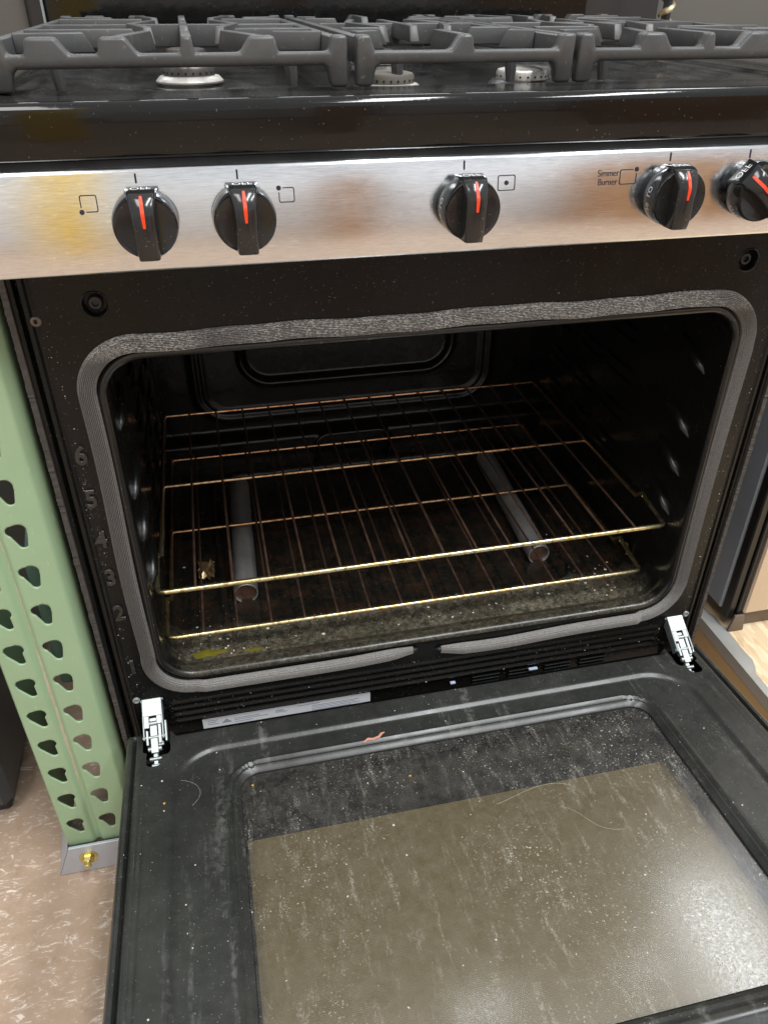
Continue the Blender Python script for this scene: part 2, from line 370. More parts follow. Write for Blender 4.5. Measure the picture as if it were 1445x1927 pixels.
def text_mesh(body, size, align='CENTER', extrude=0, bev=0):
    cu = bpy.data.curves.new('t', 'FONT'); cu.body = body; cu.size = size; cu.align_x = align; cu.align_y = 'CENTER'; cu.extrude = extrude; cu.bevel_depth = bev
    cu.resolution_u = 4
    ob = bpy.data.objects.new('t', cu); C.objects.link(ob); dg = bpy.context.evaluated_depsgraph_get(); dg.update()
    me = bpy.data.meshes.new_from_object(ob.evaluated_get(dg)); V = np.array([v.co[:] for v in me.vertices]); F = [tuple(p.vertices) for p in me.polygons]
    bpy.data.objects.remove(ob); bpy.data.curves.remove(cu); bpy.data.meshes.remove(me); return V, F

# ================================================================ setting
FZ = -.263
f = sheet('floor', lin(-4, 4, .5), lin(-4.5, 4, .5), lambda U, V: U * 0 + FZ, lambda U, V, H: (U, V, H), concrete); tag(f, None, kind='structure')

# ================================================================ gas range
rng_o = empty('gas_range', (0, .3, FZ), 'stainless and black gas range with its oven door hanging open', 'range')
SW = .378
for s in (-1, 1):
    mb = MB().box((min(s * SW, s * .374), .0005, FZ + .03), (max(s * SW, s * .374), .62, .640), .0006)
    link('side_panel', mb, black_paint, rng_o)
    # rough folded edge of the side panel
    n = 420; zs = np.linspace(FZ + .05, .56, n); L1 = []
    loops = []
    for i, z in enumerate(zs):
        j = .0003 * math.sin(i * .31) + .00028 * rng.normal()
        x0 = s * (SW + .0012 + max(0, j)); x1 = s * .3742; yf = -.0035 + .0003 * rng.normal()
        loops.append([(x0, .006, z), (x0, yf, z), (x1, yf - .0004, z), (x1, .006, z)])
    link('panel_edge', loft(MB(), loops), dirt_edge, rng_o)
link('front_rail', MB().box((-.3735, -.040, .5475), (.3735, .01, .6450), .001), dark_void, rng_o)
link('drawer_front', MB().box((-.372, -.012, FZ + .035), (.372, .02, -.052), .004), black_paint, rng_o)
link('back_panel', MB().box((-.372, .612, FZ + .03), (.372, .618, .635), .001), galv, rng_o)

# --- face frame with the oven opening
OX, OZ0, OZ1 = .3185, .0655, .4630
OC, OH = (OZ0 + OZ1) / 2, (OZ1 - OZ0) / 2
def frame_h(U, V):
    a = np.abs(U)
    h = .0045 * (1 - sstep(a, .3585, .3625)) + .0025 * sstep(a, .3685, .3695) * 0 - .006 * sstep(a, .3655, .368) * (1 - sstep(a, .3695, .3705))
    h = h + .0012 * np.exp(-((a - .3575) / .0012) ** 2)
    inx = 1 - sstep(a, .312, .322)
    for z0 in (.0245, .0145, .0045, -.0055):
        h = h + .0026 * np.exp(-((V - z0) / .0026) ** 2) * inx
    h = h - .004 * (1 - sstep(V, -.011, -.009)) * (1 - sstep(a, .328, .334))
    d = rrect(U, V, 0, OC, OX, OH, .042); h = h - .003 * (1 - sstep(d, .0, .004)) 
    return h
frame = sheet('face_frame', lin(-.3735, .3735, .0016), lin(-.05, .575, .0016), frame_h, lambda U, V, H: (U, -H, V), enamel_frame, rng_o,
              hole=lambda U, V: np.minimum(rrect(U, V, 0, OC, OX, OH, .042), np.minimum(np.hypot(U - .3078, V - .508), np.hypot(U + .3078, V - .508)) - .0100))
for s in (-1, 1):
    M0 = Matrix.Translation((s * .3078, -.0045, .508)) @ Matrix.Rotation(R(90), 4, 'X')
    mb = MB(); mb.lathe([(.0122, -.0004), (.0117, .0006), (.0106, .0010), (.0099, .0002), (.0094, -.0075), (.0005, -.0076)], 40, M0, cap=False); link('screw_well', mb, enamel_frame, frame, angle=50)
    for zz, xx in ((.497, .3571), (.0393, .353)):
        M0 = Matrix.Translation((s * xx, -.0046, zz)) @ Matrix.Rotation(R(90), 4, 'X'); mb = MB()
        mb.lathe([(.0046, -.0004), (.0042, .0012), (.0030, .0020), (.0021, .0014), (.0018, -.0002)], 20, M0, cap=False); mb.lathe([(.0021, -.0003), (.0021, .0003)], 16, M0); link('frame_rivet', mb, zinc if zz < .3 else bracket, frame)
for s in (-1, 1):
    mb = MB(); M = Matrix.Translation((s * .3078, .003, .508)) @ Matrix.Rotation(R(90), 4, 'X')
    mb.lathe([(.0064, -.002), (.0064, .003), (.0052, .0042), (.0030, .0044), (.0028, .0016), (.0001, .0014)], 24, M)
    link('frame_screw', mb, black_paint, frame)
for i, (n_, z) in enumerate(zip('654321', (.3663, .3179, .2695, .2211, .1727, .0921))):
    V, F = text_mesh(n_, .0275, extrude=.0016, bev=.0012)
    P = np.stack([V[:, 0] * .82 - .3478, -.0045 - V[:, 2] + .0002, V[:, 1] + z], 1)
    link('level_number', MB().add(P, F), number_m, frame)

# --- oven liner
liner = MB(); prof = []
for a in np.linspace(10, 175, 12):
    o_ = .0046 * math.cos(R(a)); prof.append((.3172 + o_, .0672 - o_, .4612 + o_, .0400 + o_, -.0030 - .0058 * math.sin(R(a))))
prof += [(.3124, .0718, .4570, .0352, .003), (.3128, .0690, .4600, .0352, .012), (.3130, .0600, .4660, .035, .022), (.3130, .0540, .4700, .035, .030), (.3130, .0520, .4710, .035, .04), (.3130, .0520, .4710, .035, .16), (.3130, .0520, .4710, .035, .30), (.3130, .0520, .4710, .035, .505)]
loft(liner, [[(x, y, z) for x, z in rr_loop(0, (a + b) / 2, hx, (b - a) / 2, r)] for hx, a, b, r, y in prof])
cav = link('oven_liner', liner, enamel_oven, rng_o, angle=60)
def back_h(U, V):
    d = rrect(U, V, -.008, .36, .246, .225, .05); h = .006 * np.exp(-(d / .006) ** 2) + .0035 * np.exp(-((d + .013) / .004) ** 2)
    d2 = rrect(U, V, -.004, .36, .172, .165, .045); h = h - .007 * (1 - sstep(d2, -.008, .0)) + .004 * np.exp(-((d2 - .004) / .004) ** 2)
    h = h + .02 * (1 - sstep(V, .095, .115))
    d3 = rrect(U, V, -.003, .072, .066, .026, .025); h = h + .004 * np.exp(-(d3 / .003) ** 2) - .03 * (1 - sstep(d3, -.004, 0))
    return h
sheet('oven_back', lin(-.315, .315, .0025), lin(.045, .475, .0025), back_h, lambda U, V, H: (U, .505 - H, V), enamel_oven, cav)
mb = MB(); mb.tube([(x - .003, .481, z) for x, z in rr_loop(0, .072, .067, .027, .0265, 10)], .0018, 8, closed=True); link('vent_slot_rim', mb, number_m, cav)  # ring in a lighter colour, standing in for the highlight on the slot
def floor_h(U, V):
    d = rrect(U, V, -.003, .265, .238, .188, .045)
    h = -.010 * (1 - sstep(d, -.007, 0)) + .0040 * np.exp(-((d - .005) / .0032) ** 2)
    for sx in (-1, 1): h = h + .010 * np.exp(-(((U - sx * .301) / .006) ** 2 + ((V - .033) / .012) ** 2))
    return h + .0004 * np.sin(U * 90) * np.cos(V * 70)
ofl = sheet('oven_floor', lin(-.309, .309, .0025), lin(.020, .50, .0025), floor_h, lambda U, V, H: (U, V, .0572 + H), enamel_floor, cav)
for s in (-1, 1):                                                       # rack guides pressed into both walls
    for z in (.2, .255, .312, .366):
        for dz in (.0, -.017):
            for (y0, y1) in ((.17, .245), (.26, .335), (.35, .42)):
                mb = MB(); mb.tube([(s * .3128, y0, z + dz), (s * .3120, y0 + .008, z + dz), (s * .3120, y1 - .008, z + dz), (s * .3128, y1, z + dz)], [.001, .0034, .0034, .001], 10)
                link('rack_guide', mb, enamel_oven, cav)
    for z in (.195, .252, .305, .385):
        mb = MB(); mb.tube([(s * .3135, .026, z - .012), (s * .3122, .036, z - .006), (s * .3115, .055, z + .004), (s * .3118, .072, z + .011), (s * .314, .085, z + .016)], [.001, .0062, .0072, .0055, .001], 12)
        link('rack_stop', mb, enamel_oven, cav)
# --- braided door gasket (open loop, sagging where its two ends meet)
def gasket_path():
    hx, z0, z1, r = .3300, .0500, .4720, .047; P = []
    xs = np.linspace(-.022, -(hx - r), 26)
    for x in xs: P.append((x, z0 + .0035 * math.exp(-((x + .03) / .05) ** 2)))
    for a in np.linspace(270, 180, 14)[1:]: P.append((-(hx - r) + r * math.cos(R(a)), z0 + r + r * math.sin(R(a))))
    for z in np.linspace(z0 + r, z1 - r, 30)[1:]: P.append((-hx + .0012 * math.sin(z * 22), z))
    for a in np.linspace(180, 90, 14)[1:]: P.append((-(hx - r) + r * math.cos(R(a)), z1 - r + r * math.sin(R(a))))
    for x in np.linspace(-(hx - r), hx - r, 44)[1:]: P.append((x, z1 + .0009 * math.sin(x * 31) + .0005 * math.sin(x * 83)))
    for a in np.linspace(90, 0, 14)[1:]: P.append((hx - r + r * math.cos(R(a)), z1 - r + r * math.sin(R(a))))
    for z in np.linspace(z1 - r, z0 + r, 30)[1:]: P.append((hx + .001 * math.sin(z * 18), z))
    for a in np.linspace(0, -90, 14)[1:]: P.append((hx - r + r * math.cos(R(a)), z0 + r + r * math.sin(R(a))))
    for x in np.linspace(hx - r, .014, 40)[1:]: P.append((x, z0 - .0052 * math.exp(-((x - .085) / .075) ** 2) - .001))
    return P
P = gasket_path(); loops = []; m = len(P); S = np.linspace(-1, 1, 61)
dist = [0]
for i in range(1, m): dist.append(dist[-1] + math.dist(P[i], P[i - 1]))
for i, (x, z) in enumerate(P):
    a = P[max(i - 1, 0)]; b = P[min(i + 1, m - 1)]; t = np.array([b[0] - a[0], b[1] - a[1]]); t /= np.linalg.norm(t); nn = np.array([t[1], -t[0]])
    e = min(dist[i], dist[-1] - dist[i]); k = min(1, .35 + e / .04); bot = 1 if (z < .06 and abs(x) < .28) else 0
    wd = (.0083 if not bot else .0068) * (.62 + .38 * k)
    L = []
    for s in S:
        h = (.0058 + .003 * bot) * k * max(0, 1 - abs(s) ** 3.2) ** .55 + .0016 * math.cos(2 * PI * 5.5 * s) * (1 - abs(s) ** 6)
        L.append((x + nn[0] * s * wd, -.0048 - h - .0012 * bot, z + nn[1] * s * wd))
    loops.append(L)
gk = link('door_gasket', loft(MB(), loops, closed=False), gasket_m, rng_o, angle=0)
for x, z, dx in ((-.0215, .0533, .006), (.0135, .0478, -.006)):
    mb = MB(); mb.tube([(x - dx, -.0072, z), (x + dx * .4, -.0070, z), (x + dx, -.0055, z - .0005)], [.0028, .0030, .0012], 12); link('gasket_tip', mb, seal_dark, gk)

# --- rating label below the opening
lab = MB().box((-.2845, -.0017, -.0365), (-.0748, -.0010, -.0145), .0002); lab = link('rating_label', lab, label_mat, frame)
def inkline(x0, x1, z, t=.0009): return MB().box((x0, -.00195, z - t / 2), (x1, -.0016, z + t / 2), .00001)
mb = MB()
for x0, x1, z in ((-.278, -.266, -.0185), (-.278, -.268, -.0215), (-.278, -.265, -.0245), (-.246, -.215, -.0205), (-.246, -.205, -.0232), (-.195, -.186, -.019), (-.195, -.181, -.0225), (-.195, -.184, -.0205),
                 (-.168, -.140, -.0175), (-.150, -.090, -.0212), (-.150, -.094, -.0238), (-.150, -.088, -.0265), (-.150, -.100, -.0292), (-.246, -.224, -.0265)):
    mb.box((x0, -.00195, z - .0005), (x1, -.0016, z + .0005), .00001)
mb.prism([(-.262, -.0255), (-.2555, -.0185), (-.249, -.0255)], lambda u, v, t: (u, t, v), -.0019, -.0016)
link('label_print', mb, ink, lab)
for x0 in (.06, .11, .16, .21):                                           # louvres low on the right of the frame
    for k in range(3): link('vent_louvre', MB().box((x0, -.0052, -.0165 - k * .006), (x0 + .038, -.0005, -.0145 - k * .006), .0008), enamel_frame, frame)

# --- control panel
PU = np.array([0, .0085, .0740]); PU /= np.linalg.norm(PU); PN = np.array([0, -PU[2], PU[1]]); PO = np.array([0, -.0560, .5487])
def pp(x, v, h): return (x, PO[1] + v * PU[1] + h * PN[1], PO[2] + v * PU[2] + h * PN[2])
prof = [(-.001, -.03), (-.0012, -.003), (-.0004, -.0008), (.0008, 0), (.0690, 0), (.0708, -.0006), (.0722, -.0022), (.0728, -.0046), (.0730, -.0075), (.0730, -.03)]
xs = lin(-.3775, .3775, .02); V = [pp(x, v, h) for v, h in prof for x in xs]; n = len(xs)
F = [(i * n + k, i * n + k + 1, (i + 1) * n + k + 1, (i + 1) * n + k) for i in range(len(prof) - 1) for k in range(n - 1)]
panel = link('control_panel', MB().add(V, F), steel, rng_o, angle=60)
uvl = panel.data.uv_layers.new(name='UVMap')
for lp in panel.data.loops:
    co = panel.data.vertices[lp.vertex_index].co; uvl.data[lp.index].uv = (co.z * 4, co.x * 4)
def flat(name, mb2, mat, par): return link(name, mb2, mat, par, smooth=False)
def ribbon(pts, w_, h=.00025):
    """flat printed stroke on the panel face"""
    mb = MB(); P = [np.array(p, float) for p in pts]
    for a, b in zip(P[:-1], P[1:]):
        t = (b - a) / np.linalg.norm(b - a); nn = np.array([-t[1], t[0]]) * w_ / 2; a2, b2 = a - t * w_ * .45, b + t * w_ * .45
        mb.add([pp(*(q), h) for q in (a2 - nn, b2 - nn, b2 + nn, a2 + nn)], [(0, 1, 2, 3)])
    return mb
def disc(x, v, r, h=.0003): return MB().add([pp(x + r * math.cos(a), v + r * math.sin(a), h) for a in np.linspace(0, 2 * PI, 24, endpoint=False)], [tuple(range(24))])
def square(x0, x1, v0, v1, dot):
    c = .0012; mb = MB(); g = .0034; r_ = .00075
    corners = {'ll': (x0, v0), 'lr': (x1, v0), 'ur': (x1, v1), 'ul': (x0, v1)}
    path = [(x0, v0 + c), (x0, v1 - c), (x0 + c * .3, v1 - c * .3), (x0 + c, v1), (x1 - c, v1), (x1 - c * .3, v1 - c * .3), (x1, v1 - c), (x1, v0 + c), (x1 - c * .3, v0 + c * .3), (x1 - c, v0), (x0 + c, v0), (x0 + c * .3, v0 + c * .3), (x0, v0 + c)]
    if dot == 'll': path = [(x0, v0 + g)] + path[1:10] + [(x0 + g, v0)]
    if dot == 'ul': path = [(x0 + g, v1)] + path[4:13] + [(x0, v1 - g)]
    if dot == 'ur': path = [(x1, v1 - g)] + path[7:13] + path[1:4] + [(x1 - g, v1)]
    flat('burner_mark', ribbon(path, r_), navy, panel)
    d = ((x0 + x1) / 2, (v0 + v1) / 2) if dot == 'c' else corners[dot]
    flat('burner_mark_dot', disc(d[0], d[1], .0018, .0004), navy, panel)
square(-0.2967, -0.2852, 0.0437, 0.0551, 'll'); square(-0.1516, -0.1401, 0.0443, 0.0545, 'ul'); square(0.0246, 0.0388, 0.0454, 0.0565, 'c'); square(0.131, 0.1456, 0.0459, 0.0569, 'ur')
for s_, v in (('Simmer', .0546), ('Burner', .0479)):
    Vt, Ft = text_mesh(s_, .0072); flat('panel_lettering', MB().add([pp(0.1203 + p[0] * .86, v + p[1], .0003) for p in Vt], Ft), navy, panel)
for x in (-0.2553, -0.1818, -0.0042, 0.1751, 0.2495): flat('pointer_tick', ribbon([(x, .0626), (x, .0680)], .0014), navy, panel)
# knobs: skirt, raised grip, orange pointer, white lettering
KR = .0228
def knob(x, v, rot):
    fr = Matrix(((1, 0, 0), (0, -.03, -1), (0, 1, -.03))).to_4x4()
    M = Matrix.Translation(pp(x, v, .0026)) @ fr @ Matrix.Rotation(rot, 4, 'Z')
    mb = MB(); mb.lathe([(KR * .80, -.0045), (KR * .95, .0004), (KR * 1.04, .0025), (KR * 1.05, .0100), (KR * 1.02, .0160), (KR * 1.0, .0190), (KR * .975, .0198), (KR * .95, .0195), (KR * .85, .0188), (.0005, .0186)], 64, M)
    sk = link('knob', mb, plastic, rng_o, angle=50)
    # grip bar: ends follow the skirt, top slopes away at the pointer end
    g = MB(); hw = .0078; L = []
    for y, zt, w0 in ((-KR * .985, .0250, .80), (-KR * .96, .0285, .90), (-KR * .72, .0296, .95), (0, .0300, .97), (KR * .42, .0302, 1), (KR * .52, .0296, 1.02), (KR * .78, .0262, 1.12), (KR * 1.0, .0215, 1.2), (KR * 1.055, .0170, 1.22), (KR * 1.065, .0060, 1.22)):
        b_ = hw * w0; zl = .0150 if zt > .0171 else min(zt - .003, .004); L.append([(-b_ * 1.22, y, zl), (-b_ * 1.06, y, zt - .0026), (-b_ * .99, y, zt - .0010), (-b_ * .84, y, zt), (0, y, zt + .0004), (b_ * .84, y, zt), (b_ * .99, y, zt - .0010), (b_ * 1.06, y, zt - .0026), (b_ * 1.22, y, zl)])
    loft(g, L); g.add(L[0], [tuple(range(9))]); g.add(L[-1], [tuple(range(9))])
    g.v = [np.array([M @ Vector(p) for p in q]) for q in g.v]; link('grip', g, plastic, sk, angle=40)
    r_ = MB(); w_ = .00130; pts = [(KR * .985, .0226), (KR * .78, .0270), (KR * .54, .0302), (KR * .46, .03075), (KR * .36, .0308), (KR * .08, .0307)]
    L = []
    for k, (y, z) in enumerate(pts):
        ww = w_ * (.7 if k in (0, len(pts) - 1) else 1); L.append([(-ww, y, z - .0008), (-ww, y, z + .0002), (ww, y, z + .0002), (ww, y, z - .0008)])
    loft(r_, L); r_.add(L[0], [(0, 1, 2, 3)]); r_.add(L[-1], [(0, 1, 2, 3)]); r_.v = [np.array([M @ Vector(p) for p in q]) for q in r_.v]; link('pointer', r_, red, sk, smooth=False)
    for word, ang in (('OFF', 90), ('LO', 168), ('HI', 196)):
        Vt, Ft = text_mesh(word, .0074 if word == 'OFF' else .0058); Q = []
        for p in Vt:
            a = R(ang) - p[0] * 1.05 / KR; rr_ = KR * 1.056 if word != 'OFF' else KR * 1.085 / max(.9, math.cos(R(ang) - a))
            Q.append(M @ Vector((rr_ * math.cos(a), rr_ * math.sin(a), .0098 + p[1] * 1.25)))
        flat('knob_lettering', MB().add([tuple(q) for q in Q], Ft), white_print, sk)
    return sk
for x, v, rot in ((-0.2521, 0.0367, 0), (-0.1798, 0.0370, 0), (-0.0032, 0.0362, 0), (0.1756, 0.0370, 0), (0.2533, 0.0380, R(48))): knob(x, v, rot)

# --- cooktop tray with rolled front edge
def burner_sites(): return ((-.207, .125), (-.207, .36), (.0, .245), (.207, .125), (.207, .36))
def top_h(U, V):
    d = rrect(U, V, 0, .265, .300, .245, .06)
    h = .663 - .0045 * (1 - sstep(d, -.020, -.004)) - .0035 * (1 - sstep(d, -.045, -.030)) + .0012 * np.exp(-((d + .025) / .004) ** 2)
    sd = np.maximum(0, np.abs(U) - .300)
    h = h + (.003 * sstep(sd, .01, .02) + .003 * sstep(sd, .035, .045)) * sstep(V, -.02, .02)
    for bx, by in burner_sites():
        r = np.hypot(U - bx, V - by); h = h + .0035 * (1 - sstep(r, .045, .07))
    return h
top = sheet('cooktop', lin(-.376, .376, .004), lin(-.036, .605, .004), top_h, lambda U, V, H: (U, V, H), enamel_top, rng_o)
edge = [(-.0330, .6632)] + [(-.0390 - .0080 * math.sin(R(a)), .6558 + .0080 * math.cos(R(a))) for a in np.linspace(0, 88, 10)] + [(-.0462, .6490), (-.0446, .6400), (-.0432, .6290), (-.0424, .6262), (-.0405, .6250), (-.030, .6245)]
V = [(x, y, z) for y, z in edge for x in lin(-.3775, .3775, .02)]; n = len(lin(-.3775, .3775, .02))
F = [(i * n + k, i * n + k + 1, (i + 1) * n + k + 1, (i + 1) * n + k) for i in range(len(edge) - 1) for k in range(n - 1)]
link('cooktop_front_edge', MB().add(V, F), enamel, rng_o, angle=60)
bgd = link('backguard', MB().box((-.378, .585, .640), (.378, .612, .86), .003), enamel, rng_o)
link('backguard_trim', MB().box((-.3815, .583, .640), (-.3785, .612, .86), .0006), zinc, rng_o)
def burner(x, y, z, mat_r=alu, mat_c=cap_mat, rr_=.029):
    M = Matrix.Translation((x, y, z)); mb = MB(); mb.lathe([(rr_ * .80, -.006), (rr_ * .82, -.0022), (rr_, -.0018), (rr_ * 1.0, -.0006), (rr_ * .88, .0028), (rr_ * .78, .0034)], 40, M)
    b = link('burner', mb, mat_r, rng_o)
    mb = MB(); mb.lathe([(rr_ * .76, .0030), (rr_ * .76, .0088), (rr_ * .72, .0106), (rr_ * .55, .0117), (.0004, .0120)], 40, M); cpo = link('burner_cap', mb, mat_c, b)
    mb = MB()
    for k in range(22):
        a = 2 * PI * k / 22; Mk = Matrix.Translation((x + rr_ * .757 * math.cos(a), y + rr_ * .757 * math.sin(a), z + .0058)) @ Matrix.Rotation(a, 4, 'Z') @ Matrix.Rotation(R(90), 4, 'Y')
        mb.lathe([(.0009, -.0003), (.0009, .0004)], 8, Mk)
    link('burner_port', mb, dark_void, b)
burner(-.207, .115, .6625); burner(-.207, .36, .6610); burner(-.044, .045, .6600, alu, taupe, .0275); burner(.207, .36, .661); burner(.0, .30, .661); burner(.080, .06, .6600, black_paint, alu, .030)

# --- cast-iron grates
def grate(x0, x1, bumps, label, cx, legs):
    g = empty('burner_grate', ((x0 + x1) / 2, .23, .664), label, 'grate', 'cast iron grates on the cooktop')
    zb, zt, zu = .6805, .6895, .7003
    def top_line(bs):
        L = [(x0, .678), (x0, zu), (x0 + .011, zu), (x0 + .014, zt)]
        for b, hw, lean in bs:
            L += [(b - hw - (.008 if lean < 0 else .0022), zt), (b - hw, zu), (b + hw, zu), (b + hw + (.008 if lean > 0 else .0022), zt)]
        L += [(x1 - .014, zt), (x1 - .011, zu), (x1, zu), (x1, .678)]
        return L
    def bar(name, y, depth, bs, feet):
        L = top_line(bs)
        if feet: L = [(x0, .6655), ] + L[1:-1] + [(x1, .6655), (x1 - .013, .6655), (x1 - .0155, zb - .002), (x1 - .019, zb), (x0 + .019, zb), (x0 + .0155, zb - .002), (x0 + .013, .6655)]
        else: L = L + [(x1 - .02, zb), (x0 + .02, zb)]
        mb = MB().prism(L, lambda u, v, t: (u, t - (v - .68) * .10 * (1 if t < y + depth / 2 else -1), v), y, y + depth); link(name, mb, iron, g, bevel=.0026 if name == 'front_bar' else .0011)
    bar('front_bar', -.008, .013, bumps, legs); bar('rear_bar', .462, .013, bumps, True)
    def finger(p, q, w_=.0095, z0=.6865, z1=.7003):
        p = np.array(p); q = np.array(q); t = q - p; L = np.linalg.norm(t); t /= L; nn = np.array([-t[1], t[0]])
        mb = MB().prism([(-w_ / 2, z0), (w_ / 2, z0), (w_ * .40, z1), (-w_ * .40, z1)], lambda u, v, s: (p[0] + t[0] * (s - (v - z0) * .5 * (1 if s > L / 2 else 0)) + nn[0] * u, p[1] + t[1] * (s - (v - z0) * .5 * (1 if s > L / 2 else 0)) + nn[1] * u, v), 0, L)
        link('finger', mb, iron, g, bevel=.0009)
    for xx in (x0 + .006, x1 - .006): link('side_bar', MB().prism([(-.0055, zb), (.0055, zb), (.0045, .6985), (-.0045, .6985)], lambda u, v, s: (xx + u, s, v), .004, .463), iron, g, bevel=.0009)
    link('middle_bar', MB().prism([(-.0055, zb), (.0055, zb), (.0045, .6995), (-.0045, .6995)], lambda u, v, s: (s, .236 + u, v), x0 + .008, x1 - .008), iron, g, bevel=.0009)
    for yc, sgn in ((.118, 1), (.355, -1)):
        ye = 0 if sgn > 0 else .466
        for b, hw, lean in bumps:
            if abs(b - cx) < .09:
                finger((b, ye), (b + (cx - b) * .45, yc - sgn * (.034 if abs(b - cx) < .01 else .028)), .0095)
        for a, q in ((x0 + .01, cx - .036), (x1 - .01, cx + .036)):
            finger((a, yc), (q, yc)); finger((a, yc - sgn * .062), (a + (q - a) * .62, yc - sgn * .050))
        finger((cx, .236), (cx, yc + sgn * .036)); finger((cx - .05, .236), (cx - .03, yc + sgn * .03)); finger((cx + .05, .236), (cx + .03, yc + sgn * .03))
    if not legs or True:
        for xx in (x0 + .04, x1 - .04):
            mb = MB(); mb.tube([(xx, .03, .685), (xx + .001, .03, .672), (xx + .0015, .03, .6640)], [.0055, .0048, .0038], 10); link('foot', mb, iron, g)
    return g
grate(-.346, -.0885, [(-.308, .010, 1), (-.259, .009, 1), (-.207, .0032, 0), (-.152, .009, -1)], 'left cast iron burner grate over the front left burner', -.207, True)
grate(-.0815, .0965, [(.006, .0042, -1)], 'narrow middle cast iron burner grate with two front feet', .006, True)
grate(.1005, .352, [(.165, .009, 1), (.216, .0032, 0), (.262, .010, -1), (.308, .009, -1)], 'right cast iron burner grate above the simmer knob', .216, True)

# --- oven door, propped a little above level
YD, TL = -.0202, .0892
ca, sa = 1 / math.hypot(1, TL), TL / math.hypot(1, TL)
def dp(x, d, h): return (x, YD - d * ca + h * sa, d * sa + h * ca)
WX, W0, W1 = .2440, .086, .419
def slot(U, V):
    d = None
    for s in (-1, 1):
        q = np.minimum(rrect(U, V, s * .3355, .012, .0150, .022, .004), np.minimum(rrect(U, V, s * .3375, .036, .0085, .020, .0065), rrect(U, V, s * .3290, .030, .0095, .010, .006)))
        d = q if d is None else np.minimum(d, q)
    return d
def door_h(U, V):
    a = np.abs(U); h = np.zeros_like(U)
    h = h - .0075 * np.exp(-((a - .3600) / .0013) ** 2) * sstep(V, .004, .010)                  # groove beside the rim
    h = h + .0008 * np.exp(-((a - .352) / .0015) ** 2) + .0006 * np.exp(-((a - .347) / .0012) ** 2)
    h = h - .009 * (sstep(a, .3665, .3700)) ** 2 - .006 * (1 - sstep(V, 0, .004)) ** 2 - .013 * (1 - sstep(V, 0, .016)) ** 1.3 * (1 - sstep(a, .312, .320))
    d = rrect(U, V, 0, .262, .3175, .222, .055)
    h = h - .0042 * (1 - sstep(d, -.006, .001))                                                # pressed step
    w_ = rrect(U, V, 0, (W0 + W1) / 2, WX, (W1 - W0) / 2, .022)
    h = h + .0040 * np.exp(-((w_ - .0135) / .0028) ** 2) + .0030 * np.exp(-((w_ - .0065) / .0018) ** 2) - .0030 * (1 - sstep(w_, .0, .003))
    return h
door = sheet('oven_door', lin(-.370, .370, .0019), lin(0, .532, .0019), door_h, lambda U, V, H: dp(U, V, H), enamel_door, rng_o,
             hole=lambda U, V: np.minimum(slot(U, V), rrect(U, V, 0, (W0 + W1) / 2, WX, (W1 - W0) / 2, .022)))
mb = MB(); L = []
for hx, d0, d1, h in ((.3700, .0, .532, -.009), (.3715, -.001, .534, -.012), (.3715, -.001, .534, -.044), (.368, .003, .530, -.047)):
    L.append([dp(x, d, h) for x, d in rr_loop(0, (d0 + d1) / 2, hx, (d1 - d0) / 2, .007, 4)])
loft(mb, L); mb.add(L[-1], [tuple(range(len(L[-1])))]); link('door_shell', mb, black_paint, door)
mb = MB(); loft(mb, [[dp(x, d, h) for x, d in rr_loop(0, (W0 + W1) / 2, WX + e, (W1 - W0) / 2 + e, .022, 8)] for e, h in ((0, -.0062), (.0005, -.014), (.012, -.0405))])
link('window_well', mb, dark_void, door)
mb = MB(); mb.add([dp(x, d, -.0405) for x, d in ((-.262, .07), (.262, .07), (.262, .445), (-.262, .445))], [(0, 1, 2, 3)]); link('inner_backing', mb, dark_void, door)
us, vv_ = lin(-.2426, .2426, .02), lin(.150, .440, .02)
scr_o = sheet('heat_screen', us, vv_, lambda U, V: U * 0 - .037, lambda U, V, H: dp(U, V, H), screen_m, door)
L = rr_loop(0, (W0 + W1) / 2, WX + .003, (W1 - W0) / 2 + .003, .024, 8)
mb = MB(); mb.add([dp(x, d, -.0088) for x, d in L], [tuple(range(len(L)))]); wg = link('window_glass', mb, glass, door, smooth=False)
if wg.data.polygons[0].normal.z < 0: wg.data.flip_normals()
# handle on the outside of the door
mb = MB(); mb.tube([dp(x, .50, -.085) for x in (-.33, 0, .33)], .011, 16); hd = link('door_handle', mb, steel, door)
for s in (-1, 1): link('handle_post', MB().box((s * .29 - .012, dp(0, .5, 0)[1] - .012, dp(0, .5, -.085)[2]), (s * .29 + .012, dp(0, .5, 0)[1] + .012, dp(0, .5, -.046)[2]), .003), zinc, door)

